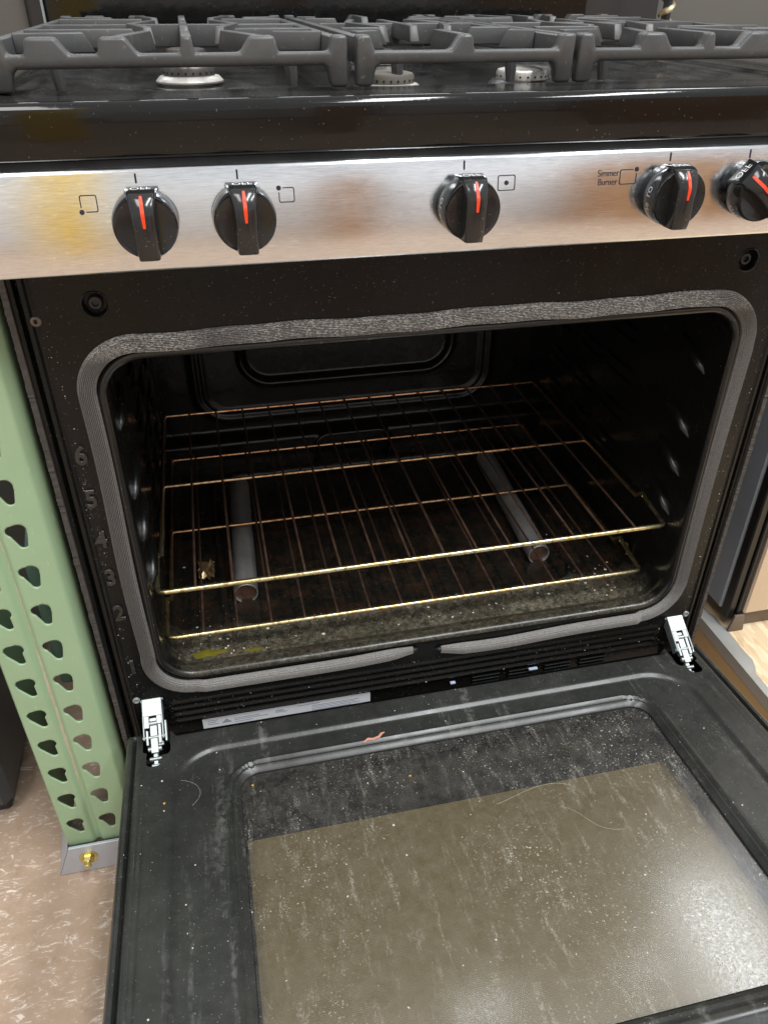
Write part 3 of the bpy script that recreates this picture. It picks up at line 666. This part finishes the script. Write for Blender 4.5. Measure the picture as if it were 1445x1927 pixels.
# --- hinges
def hinge(s):
    x = s * .3365; A = np.array([0, .001, .030]); B = np.array([0, -.052, -.004])
    t = B - A; Ln = np.linalg.norm(t); t /= Ln; nn = np.array([0, t[2], -t[1]]);  nn = nn if nn[1] < 0 else -nn
    def hp(u, l, h): return (x + u, A[1] + t[1] * l + nn[1] * h, A[2] + t[2] * l + nn[2] * h)
    def hb(mb, u0, u1, l0, l1, h0, h1, c=.0006):
        M = Matrix(((1, 0, 0, x), (0, t[1], nn[1], A[1]), (0, t[2], nn[2], A[2]), (0, 0, 0, 1))); return mb.box((u0, l0, h0), (u1, l1, h1), c, M)
    br = MB(); hb(br, -.0115, .0115, .0, .0205, .0085, .0105); hb(br, -.0115, -.0098, .0, .047, -.004, .0105); hb(br, .0098, .0115, .0, .047, -.004, .0105)
    hb(br, -.0100, -.0040, .020, .034, .0088, .0104); hb(br, .0040, .0100, .020, .030, .0088, .0104); hb(br, -.013, .013, -.003, .003, .004, .0088)
    h = link('door_hinge', br, zinc, rng_o)
    mb = MB(); mb.tube([hp(.0075 * math.cos(a), -.002 - .012 * math.sin(a), .005) for a in np.linspace(0, PI, 15)], .0011, 8); link('hinge_loop', mb, zinc, h)
    mb = MB(); hb(mb, -.0042, .0042, .022, .062, .001, .0075); hb(mb, -.003, .003, .056, .076, -.003, .0035, .001); link('hinge_arm', mb, zinc, h)
    mb = MB(); hb(mb, .0050, .0088, .030, .052, .0035, .0090); hb(mb, .0120, .0145, .026, .050, -.003, .0050); hb(mb, -.0088, -.0060, .036, .053, .002, .0088); hb(mb, -.0030, .0100, .049, .054, -.001, .0045); link('hinge_link', mb, zinc, h)
    for l, hh, w_, r_ in ((.0285, .0070, .0105, .0028), (.044, .0060, .0125, .0022), (.057, .0045, .0075, .0030), (.068, .003, .0065, .0024), (.0755, .0015, .0048, .0026)):
        mb = MB(); mb.tube([hp(-w_, l, hh), hp(w_, l, hh)], r_, 14); link('hinge_roller', mb, zinc, h)
for s in (-1, 1): hinge(s)

# ================================================================ oven racks
def oven_rack(zc, yf, yb, xl, xr, label):
    r = empty('oven_rack', ((xl + xr) / 2, (yf + yb) / 2, zc), label, 'oven rack', 'wire racks inside the oven')
    rf = .0031; k = .010
    def corner(p, q, c, n=5):
        p, q, c = map(np.array, (p, q, c)); return [tuple((1 - t) ** 2 * p + 2 * t * (1 - t) * c + t * t * q) for t in np.linspace(0, 1, n)]
    fy = yf; sy = .055
    pts = [(xl, fy + sy, zc - .0005)] + corner((xl, fy + k, zc), (xl + k, fy, zc), (xl, fy, zc)) + corner((xr - k, fy, zc), (xr, fy + k, zc), (xr, fy, zc)) + [(xr, fy + sy, zc - .0005)]
    # the front wire steps inward and up at the stops, then runs back along both sides
    left = [(xl + .004, yb, zc), (xl + .004, fy + sy + .03, zc), (xl + .004, fy + sy + .015, zc + .001), (xl - .001, fy + sy + .008, zc + .009), (xl, fy + sy, zc + .006)]
    right = [(xr, fy + sy, zc + .006), (xr + .001, fy + sy + .008, zc + .009), (xr - .004, fy + sy + .015, zc + .001), (xr - .004, fy + sy + .03, zc), (xr - .004, yb, zc)]
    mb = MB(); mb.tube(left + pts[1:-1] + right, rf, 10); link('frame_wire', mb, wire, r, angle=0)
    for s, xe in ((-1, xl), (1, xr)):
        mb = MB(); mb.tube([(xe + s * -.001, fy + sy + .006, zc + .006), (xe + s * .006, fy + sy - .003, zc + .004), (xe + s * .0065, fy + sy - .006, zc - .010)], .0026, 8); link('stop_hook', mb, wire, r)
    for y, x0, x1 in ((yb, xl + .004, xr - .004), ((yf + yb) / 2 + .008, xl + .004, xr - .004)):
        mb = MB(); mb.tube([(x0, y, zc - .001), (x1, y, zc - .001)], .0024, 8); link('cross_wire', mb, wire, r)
    n = 14; base = None
    for i in range(n):
        x = xl + .0425 + i * (xr - xl - .085) / (n - 1)
        if base is None:
            mb = MB(); mb.tube([(x, yf + .001, zc + .0018), (x, yf + .004, zc + .0028), (x, yb - .003, zc + .0020), (x, yb + .002, zc - .001)], .00145, 7); base = link('wire', mb, wire_rust, r); bx = x
        else:
            o = base.copy(); C.objects.link(o); o.location = base.location + Vector((x - bx, 0, 0))
    return r
oven_rack(.1680, .0265, .468, -.3105, .3125, 'upper wire rack with thick brassy front bar in the oven')
oven_rack(.0870, .0400, .470, -.3110, .3020, 'lower wire rack just above the greasy oven floor')
# --- two tin tubes under the racks
def tin(x0, y0, x1, y1, label):
    t = empty('metal_tube', (x0, y0, .0485), label, 'tube', 'tin tubes on the oven floor')
    r = .0155; zc = .0487 + r
    mb = MB(); a = np.linspace(0, 1, 14)
    ctr = [(x0 + (x1 - x0) * k, y0 + (y1 - y0) * k, zc) for k in a]
    mb.tube(ctr, [r * (1 + .015 * math.sin(9 * k)) for k in a], 28, cap=False); mb.tube(ctr[::-1], [r * .93] * 14, 28, cap=False); o = link('tube_wall', mb, tube_m, t)
    mb = MB(); mb.tube([(x0 + .0155 * .96 * math.cos(b), y0 - .0003, zc + .0155 * .96 * math.sin(b)) for b in np.linspace(0, 2 * PI, 30, endpoint=False)], .0007, 6, closed=True); link('tube_rim', mb, tube_m, t)
    mb = MB(); mb.tube([(x0, y0 + .004, zc), (x0, y0 + .007, zc)], [.0143, .0143], 20); link('tube_plug', mb, wire_rust, t)
    return t
tin(-.2135, .132, -.205, .405, 'left dull tin tube lying front to back under the racks')
tin(.1965, .130, .2100, .405, 'right dull tin tube lying front to back under the racks')

# ================================================================ rack upright at the left
up = empty('rack_upright', (-.435, .03, FZ), 'pale green perforated steel storage rack upright left of the range', 'rack upright')
PX0, PX1, PY = -.4835, -.3985, .0025
prof = [(PX0 + .002, .078), (PX0, .074), (PX0, PY + .002), (PX0 + .002, PY), (PX1, PY), (PX1 + .009, PY + .009), (PX1 + .0105, PY + .016), (PX1 + .0105, .076), (PX1 + .008, .078)]
pl = [0]
for a, b in zip(prof[:-1], prof[1:]): pl.append(pl[-1] + math.dist(a, b))
px = np.array([p[0] for p in prof]); py = np.array([p[1] for p in prof]); pl = np.array(pl); s0 = pl[3]
def ucap(U, V, ax, ay, ra, bx, by, rb):
    best = None
    for k in np.linspace(0, 1, 9):
        d = np.hypot(U - (ax + (bx - ax) * k), V - (ay + (by - ay) * k)) - (ra + (rb - ra) * k); best = d if best is None else np.minimum(best, d)
    return best
def holes(U, V):
    X = PX0 + .002 + (U - s0); base = -.1762; k = np.clip(np.round((V - base) / .0508), 0, 13); zc = base + k * .0508
    a = np.minimum(ucap(X, V, -.4685, zc + .0062, .0072, -.4618, zc + .0072, .0072), ucap(X, V, -.4660, zc + .004, .0088, -.4608, zc - .0100, .0044)); b = np.minimum(ucap(X, V, -.4290, zc + .0060, .0066, -.4228, zc + .0068, .0074), ucap(X, V, -.4240, zc + .003, .0085, -.4222, zc - .0100, .0044))
    return np.minimum(a, b)
def post_map(U, V, H):
    X = np.interp(U, pl, px); Y = np.interp(U, pl, py); front = (U > s0 + .002) & (U < pl[4] - .002)
    return X, np.where(front, Y - H, Y), V
us = np.unique(np.concatenate([lin(0, pl[3], .004), lin(pl[3], pl[4], .00135), lin(pl[4], pl[5], .002), lin(pl[5], pl[-1], .004)]))
def uni(U, V):
    X = PX0 + .002 + (U - s0); return -.0045 * (1 - sstep(np.abs(X + .4445), .0015, .0075))
post = sheet('post', us, lin(-.215, .62, .0014), uni, post_map, green, up, hole=holes, solid=.0022)
mb = MB(); zz = np.linspace(-.20, .6, 90); L = []
for z in zz:
    a = -.4445 + .0016 * math.sin(z * 7) + .0005 * rng.normal(); wv = max(.0004, .0011 + .0012 * math.sin(z * 17 + 1) + .0006 * rng.normal()); L.append([(a - wv, .0057, z), (a + wv, .0057, z)])
loft(mb, L, closed=False); link('scuff_mark', mb, scuff, up)
bp = MB(); bp.prism([(-.5020, FZ + .001), (-.392, FZ + .001), (-.384, -.2095), (-.4815, -.2095)], lambda u, v, t: (u, t, v), -.0075, -.0035)
bp.add([(-.5025, -.0075, FZ + .001), (-.4820, -.0072, -.2092), (-.4900, .075, -.2092), (-.5100, .085, FZ + .001)], [(0, 1, 2, 3)])
link('base_plate', bp, galv, up, smooth=False, bevel=.0006)
for x in (-.4600, -.4120):
    M = Matrix.Translation((x, -.0075, -.232)) @ Matrix.Rotation(R(90), 4, 'X')
    mb = MB(); mb.lathe([(.0115, 0), (.0115, .0016), (.0100, .0020)], 24, M); b_ = link('bolt', mb, gold_bolt, up)
    mb = MB(); mb.lathe([(.0078, .0020), (.0078, .0085), (.0062, .0098)], 6, M); mb.lathe([(.0044, .0098), (.0044, .0150), (.0036, .0160)], 16, M); link('bolt_nut', mb, gold_bolt, b_, angle=20)
for (y, z) in ((.028, .094), (.028, -.012)):
    mb = MB(); mb.tube([(-.390, y, z), (-.3755, y, z)], .0036, 12); link('pin', mb, bracket, up)
# rear post and brace of the same frame, seen in the gap beside the range
rp = MB(); rp.prism([(.33, .335), (.06, .205), (.06, .02), (.145, -.02), (.215, -.125), (.33, -.07)], lambda u, v, t: (t, u, v), -.448, -.430)
link('brace_plate', rp, teal, up, bevel=.006)
link('rear_post', MB().box((-.482, .80, FZ + .002), (-.400, .875, .64), .004), green, up)

# ================================================================ neighbours and background
ap = empty('appliance_panel', (-.60, .1, FZ), 'dark slate metal appliance side at the left edge behind the upright', 'appliance')
link('side', MB().box((-.90, .10, FZ + .02), (-.572, .72, .60), .012), slate, ap)
link('skirt', MB().box((-.89, .115, FZ + .0005), (-.582, .70, FZ + .0195), .004), black_paint, ap)
dk = empty('timber_platform', (.9, .2, FZ), 'strand board platform with timber edge to the right of the range', 'platform')
DZ = -.150
link('deck_board', MB().box((.532, -.75, DZ - .018), (1.6, 1.0, DZ), .001), osb, dk)
link('edge_beam', MB().box((.528, -.74, FZ + .0005), (.566, .99, DZ - .0185), .002), wood, dk)
for y in (-.2, .35, .9): link('cross_beam', MB().box((.567, y - .04, FZ + .0005), (1.59, y + .04, DZ - .0185), .002), wood, dk)
L = []
for i, y in enumerate(np.linspace(-.74, .99, 120)):
    e = .017 + .004 * math.sin(i * .35) + .003 * rng.normal() * .5; e = e if i % 17 > 2 else e * .55
    L.append([(.530 - .0035, y, DZ - .020), (.530 - .004, y, DZ + .002), (.530 + e * .5, y, DZ + .004), (.530 + e, y, DZ + .0015), (.530 + e, y, DZ + .0005)])
link('edge_strip', loft(MB(), L, closed=False), strip_m, dk, angle=30)
nb = empty('neighbour_range', (.95, .45, DZ), 'neighbouring range with blue grey side and steel front coloured as a beige reflection on the platform', 'range')
link('side_panel', MB().box((.545, .152, DZ + .03), (1.30, .80, .60), .003), grey_paint, nb)
link('front_frame', MB().box((.547, .134, DZ + .020), (.560, .1515, .60), .002), black_paint, nb)
link('front_frame_inner', MB().box((.5605, .130, DZ + .030), (.568, .1515, .60), .0015), black_paint, nb)
link('front_panel', MB().box((.5685, .124, DZ + .036), (1.29, .1515, .58), .003), beige, nb)
link('foot', MB().prism([(.549, DZ + .001), (.578, DZ + .001), (.572, DZ + .0345), (.555, DZ + .0345)], lambda u, v, t: (u, t, v), .124, .1285), bracket, nb, bevel=.001)
link('toe_rail', MB().box((.579, .136, DZ + .001), (1.25, .146, DZ + .0345), .001), bracket, nb)
b1 = link('display_board', MB().box((-1.30, 1.02, FZ + .0005), (-.462, 1.05, 1.15), .004), taupe); tag(b1, 'grey brown upright board behind the cooktop at upper left', 'board')
b0 = link('dark_board', MB().box((-.4610, 1.0, FZ + .0005), (-.36, 1.03, 1.15), .004), brown_dark); tag(b0, 'narrow dark board behind the left end of the backguard', 'board')
b2 = link('display_board', MB().box((.640, .90, FZ + .0005), (1.75, .93, 1.15), .004), taupe); tag(b2, 'grey brown upright board behind the cooktop at upper right', 'board')
b3 = link('dark_board', MB().box((.36, .865, FZ + .0005), (.648, .89, 1.15), .004), brown_dark); tag(b3, 'dark brown upright board behind the gas hose', 'board')
mb = MB(); a = np.linspace(0, 1, 260); hx0, hy0 = .572, .70
hel = [(hx0 + .0085 * math.cos(2 * PI * 46 * t), hy0 + .0085 * math.sin(2 * PI * 46 * t), FZ + .02 + t * 1.15) for t in np.linspace(0, 1, 46 * 12)]
hs = empty('gas_hose', (hx0, hy0, FZ), 'coiled brassy flexible gas hose standing behind the range', 'hose')
mb.tube(hel, .0048, 6); link('coil', mb, plain('hose_brass', (.52, .42, .25), .35, metal=.8), hs); link('core', MB().tube([(hx0, hy0, FZ + .001), (hx0, hy0, .9)], .007, 10), black_paint, hs)
# things across the aisle that show as warm streaks in the stainless panel
def aisle_box(x0, x1, z1, label, mat=card, y=-1.9): return tag(link('carton' if mat is card else 'yellow_post', MB().box((x0, y - .4 if mat is card else y - .07, FZ + .0005), (x1, y, z1), .006), mat), label, 'carton' if mat is card else 'post')
aisle_box(-.68, -.52, 2.2, 'yellow steel post across the aisle mirrored in the control panel', yellow)
aisle_box(.20, .31, 1.1, 'narrow cardboard carton across the aisle mirrored in the control panel')
aisle_box(1.12, 1.75, 1.2, 'broad cardboard carton across the aisle mirrored near the right knobs')

reflector_m = plain('pale_reflector', (.74, .76, .79), .4, var=.05, vscale=3)  # unseen pale blocks added across the aisle to brighten the steel reflection
for x0, x1, z1, lb in ((-2.0, -.80, 1.35, 'broad unseen white appliance added for panel reflections left of the yellow post'), (-.50, .22, 1.25, 'unseen white appliance added for panel reflections between post and carton'), (.50, 1.44, 1.4, 'unseen white appliance added for panel reflections between the two cartons'), (2.02, 3.1, 1.3, 'unseen white appliance added for panel reflections beyond the broad carton')):
    ob = empty('pale_reflector', ((x0 + x1) / 2, -2.7, FZ), lb, 'appliance', 'unseen appliances added for panel reflections')
    link('body', MB().box((x0, -3.1, FZ + .03), (x1, -2.46, z1), .015), reflector_m, ob); link('door_seam', MB().box((x0 + .03, -2.4605, z1 * .42), (x1 - .03, -2.452, z1 * .42 + .012), .001), black_paint, ob); link('plinth', MB().box((x0 + .02, -3.05, FZ + .0005), (x1 - .02, -2.49, FZ + .0295), .002), black_paint, ob)

# ================================================================ crumbs and lint
def crumbs(name, n, place, mat, label, smin, smax, seed):
    r = np.random.default_rng(seed); mb = MB()
    base = np.array([(1, 0, 0), (-1, 0, 0), (0, 1, 0), (0, -1, 0), (0, 0, .55), (0, 0, -.3)], float); F = [(0, 2, 4), (2, 1, 4), (1, 3, 4), (3, 0, 4), (2, 0, 5), (1, 2, 5), (3, 1, 5), (0, 3, 5)]
    for i in range(n):
        s = smin + (smax - smin) * r.random() ** 4; a = r.random() * 6.28; q = base * (s * (.6 + .8 * r.random(3))); q = q @ np.array([[math.cos(a), math.sin(a), 0], [-math.sin(a), math.cos(a), 0], [0, 0, 1]])
        o, ex, ey, ez = place(r); mb.add(np.array(o) + q[:, :1] * ex + q[:, 1:2] * ey + q[:, 2:] * ez, F)
    o = link(name, mb, mat, None, smooth=False); tag(o, label, 'crumbs', kind='stuff'); return o
EX, EY, EZ = np.array([1., 0, 0]), np.array([0, -ca, sa]), np.array([0, sa, ca])
def on_door(r):
    while True:
        x = -.365 + .73 * r.random(); d = .004 + .50 * r.random()
        w_ = float(rrect(np.array(x), np.array(d), 0, (W0 + W1) / 2, WX, (W1 - W0) / 2, .022))
        if float(slot(np.array(x), np.array(d))) < .002: continue
        inside = w_ < -.001
        if not inside and r.random() < .35: continue
        h = -.0085 if inside else float(door_h(np.array([[x]]), np.array([[d]]))[0, 0]) + .0002
        return dp(x, d, h), EX, EY, EZ
crumbs('door_crumbs', 330, on_door, crumb_m, 'pale crumbs and lint scattered over the open oven door', .0003, .0014, 3)
def on_floor(r):
    x = -.30 + .60 * r.random(); y = .03 + (.09 if r.random() < .7 else .4) * r.random(); return (x, y, .0574 + float(floor_h(np.array([[x]]), np.array([[y]]))[0, 0])), np.array([1., 0, 0]), np.array([0, 1., 0]), np.array([0, 0, 1.])
crumbs('oven_floor_crumbs', 420, on_floor, crumb_m, 'pale crumbs spilled on the oven floor behind the lower lip', .0004, .0022, 4)
def on_face(r):
    x = -.35 + .70 * r.random(); z = -.01 + .045 * r.random() if r.random() < .5 else .05 + .45 * r.random()
    if float(rrect(np.array(x), np.array(z), 0, OC, .342, OH + .025, .04)) < 0 and z > .04: x = math.copysign(.347 + .008 * r.random(), x)
    h = float(frame_h(np.array([[x]]), np.array([[z]]))[0, 0]); return (x, -h - .0002, z), np.array([1., 0, 0]), np.array([0, 0, 1.]), np.array([0, -1., 0])
crumbs('frame_lint', 260, on_face, crumb_m, 'tiny pale lint specks stuck to the black oven face frame', .0002, .0009, 5)
def single(name, label, mat, x, d, pts, r_, h=None):
    h0 = float(door_h(np.array([[x]]), np.array([[d]]))[0, 0]) if h is None else h
    P = [dp(x + a, d + b, h0 + r_ * .7 + c_) for a, b, c_ in pts]; mb = MB(); mb.tube(P, [r_ * .5] + [r_] * (len(P) - 2) + [r_ * .4] if len(P) > 2 else r_, 8)
    tag(link(name, mb, mat), label, 'crumb')
single('crumb', 'curled pink crumb on the bead above the door window', crumb_p, -.086, .0705, [(-.016, .004, 0), (-.010, .001, .001), (-.004, .002, .0006), (.003, .001, .0016), (.007, -.004, .001), (.011, -.006, .0004)], .0016)
single('crumb', 'small yellow crumb on the left corner of the door glass', crumb_y, -.2315, .1010, [(-.001, 0, 0), (0, .001, .0006), (.001, 0, 0)], .0013, -.0088)
single('crumb', 'small yellow crumb near the top middle of the door glass', crumb_y, -.060, .128, [(-.001, 0, 0), (0, .001, .0006), (.001, 0, 0)], .0013, -.0088)
single('crumb', 'small orange crumb on the left border of the oven door', crumb_y, -.3245, .112, [(-.0008, 0, 0), (0, .001, .0006), (.001, 0, 0)], .0013)
for (x, y, s, lab_) in ((-.268, .036, .020, 'larger olive grease smear on the oven floor near the left corner'), (-.212, .031, .011, 'smaller olive grease smear on the oven floor near the left corner')):
    mb = MB(); n = 28; ring = [(x + s * math.cos(a) * (1 + .25 * math.sin(3 * a + x * 90)), y + s * .32 * math.sin(a) * (1 + .3 * math.sin(5 * a)), .0578 + float(floor_h(np.array([[x]]), np.array([[y]]))[0, 0])) for a in np.linspace(0, 2 * PI, n, endpoint=False)]
    mb.add(ring + [(x, y, .0590)], [(k, (k + 1) % n, n) for k in range(n)]); tag(link('grease_smear', mb, grease), lab_, 'grease')

# a crumpled foil flake under the racks, chips on the sill and stray hairs on the glass
foil = plain('burnt_foil', (.42, .30, .16), .3, metal=.7, var=.6, vscale=60)
r_ = np.random.default_rng(11); mb = MB(); G = 7; gx = np.linspace(-.013, .013, G)
Vv = [(-.2635 + a * .8 + r_.normal() * .0012, .196 + b * 1.5 + r_.normal() * .0015, .0600 + abs(r_.normal()) * .0055) for a in gx for b in gx]
mb.add(Vv, [(i * G + k, i * G + k + 1, (i + 1) * G + k + 1, (i + 1) * G + k) for i in range(G - 1) for k in range(G - 1)])
tag(link('foil_flake', mb, foil, smooth=False), 'crumpled brown foil flake on the oven floor left of the left tube', 'foil')
chip_m = plain('blue_white_chip', (.42, .50, .62), .3, var=.2)
for x, z, w_, lb in ((.0331, -.0165, .0034, 'small bluish chip on the sill right of the gasket gap'), (.1430, -.0150, .0060, 'long bluish scrap on the sill before the vent louvres')):
    tag(link('plastic_chip', MB().box((x - w_, -.0085, z - .0012), (x + w_, -.0045, z + .0012), .0005), chip_m), lb, 'chip')
hair_m = plain('pale_hair', (.62, .58, .50), .5)
HAIRS = [[(.020, .186), (.0372, .1827), (.0709, .1745), (.108, .1818)], [(.085, .205), (.102, .2215), (.1148, .2382), (.1371, .2468)], [(-.308, .080), (-.2905, .092), (-.288, .106), (-.296, .118)]]
def hair(pts, label, h):
    P = np.array(pts, float); t = np.linspace(0, 1, len(P)); tt = np.linspace(0, 1, 24); c2 = np.polyfit(t, P, min(3, len(P) - 1)); Q = np.array([[np.polyval(c2[:, k], u) for k in (0, 1)] for u in tt])
    mb = MB(); mb.tube([dp(x, d, h + .0004 * math.sin(9 * u)) for (x, d), u in zip(Q, tt)], .00009, 5); tag(link('hair', mb, hair_m), label, 'hair')
hair(HAIRS[0], 'pale hair arching over the upper middle of the door glass', -.0082)
hair(HAIRS[1], 'pale hair curving down the right half of the door glass', -.0082)
hair(HAIRS[2], 'curled pale hair on the left border of the oven door', -.0036)
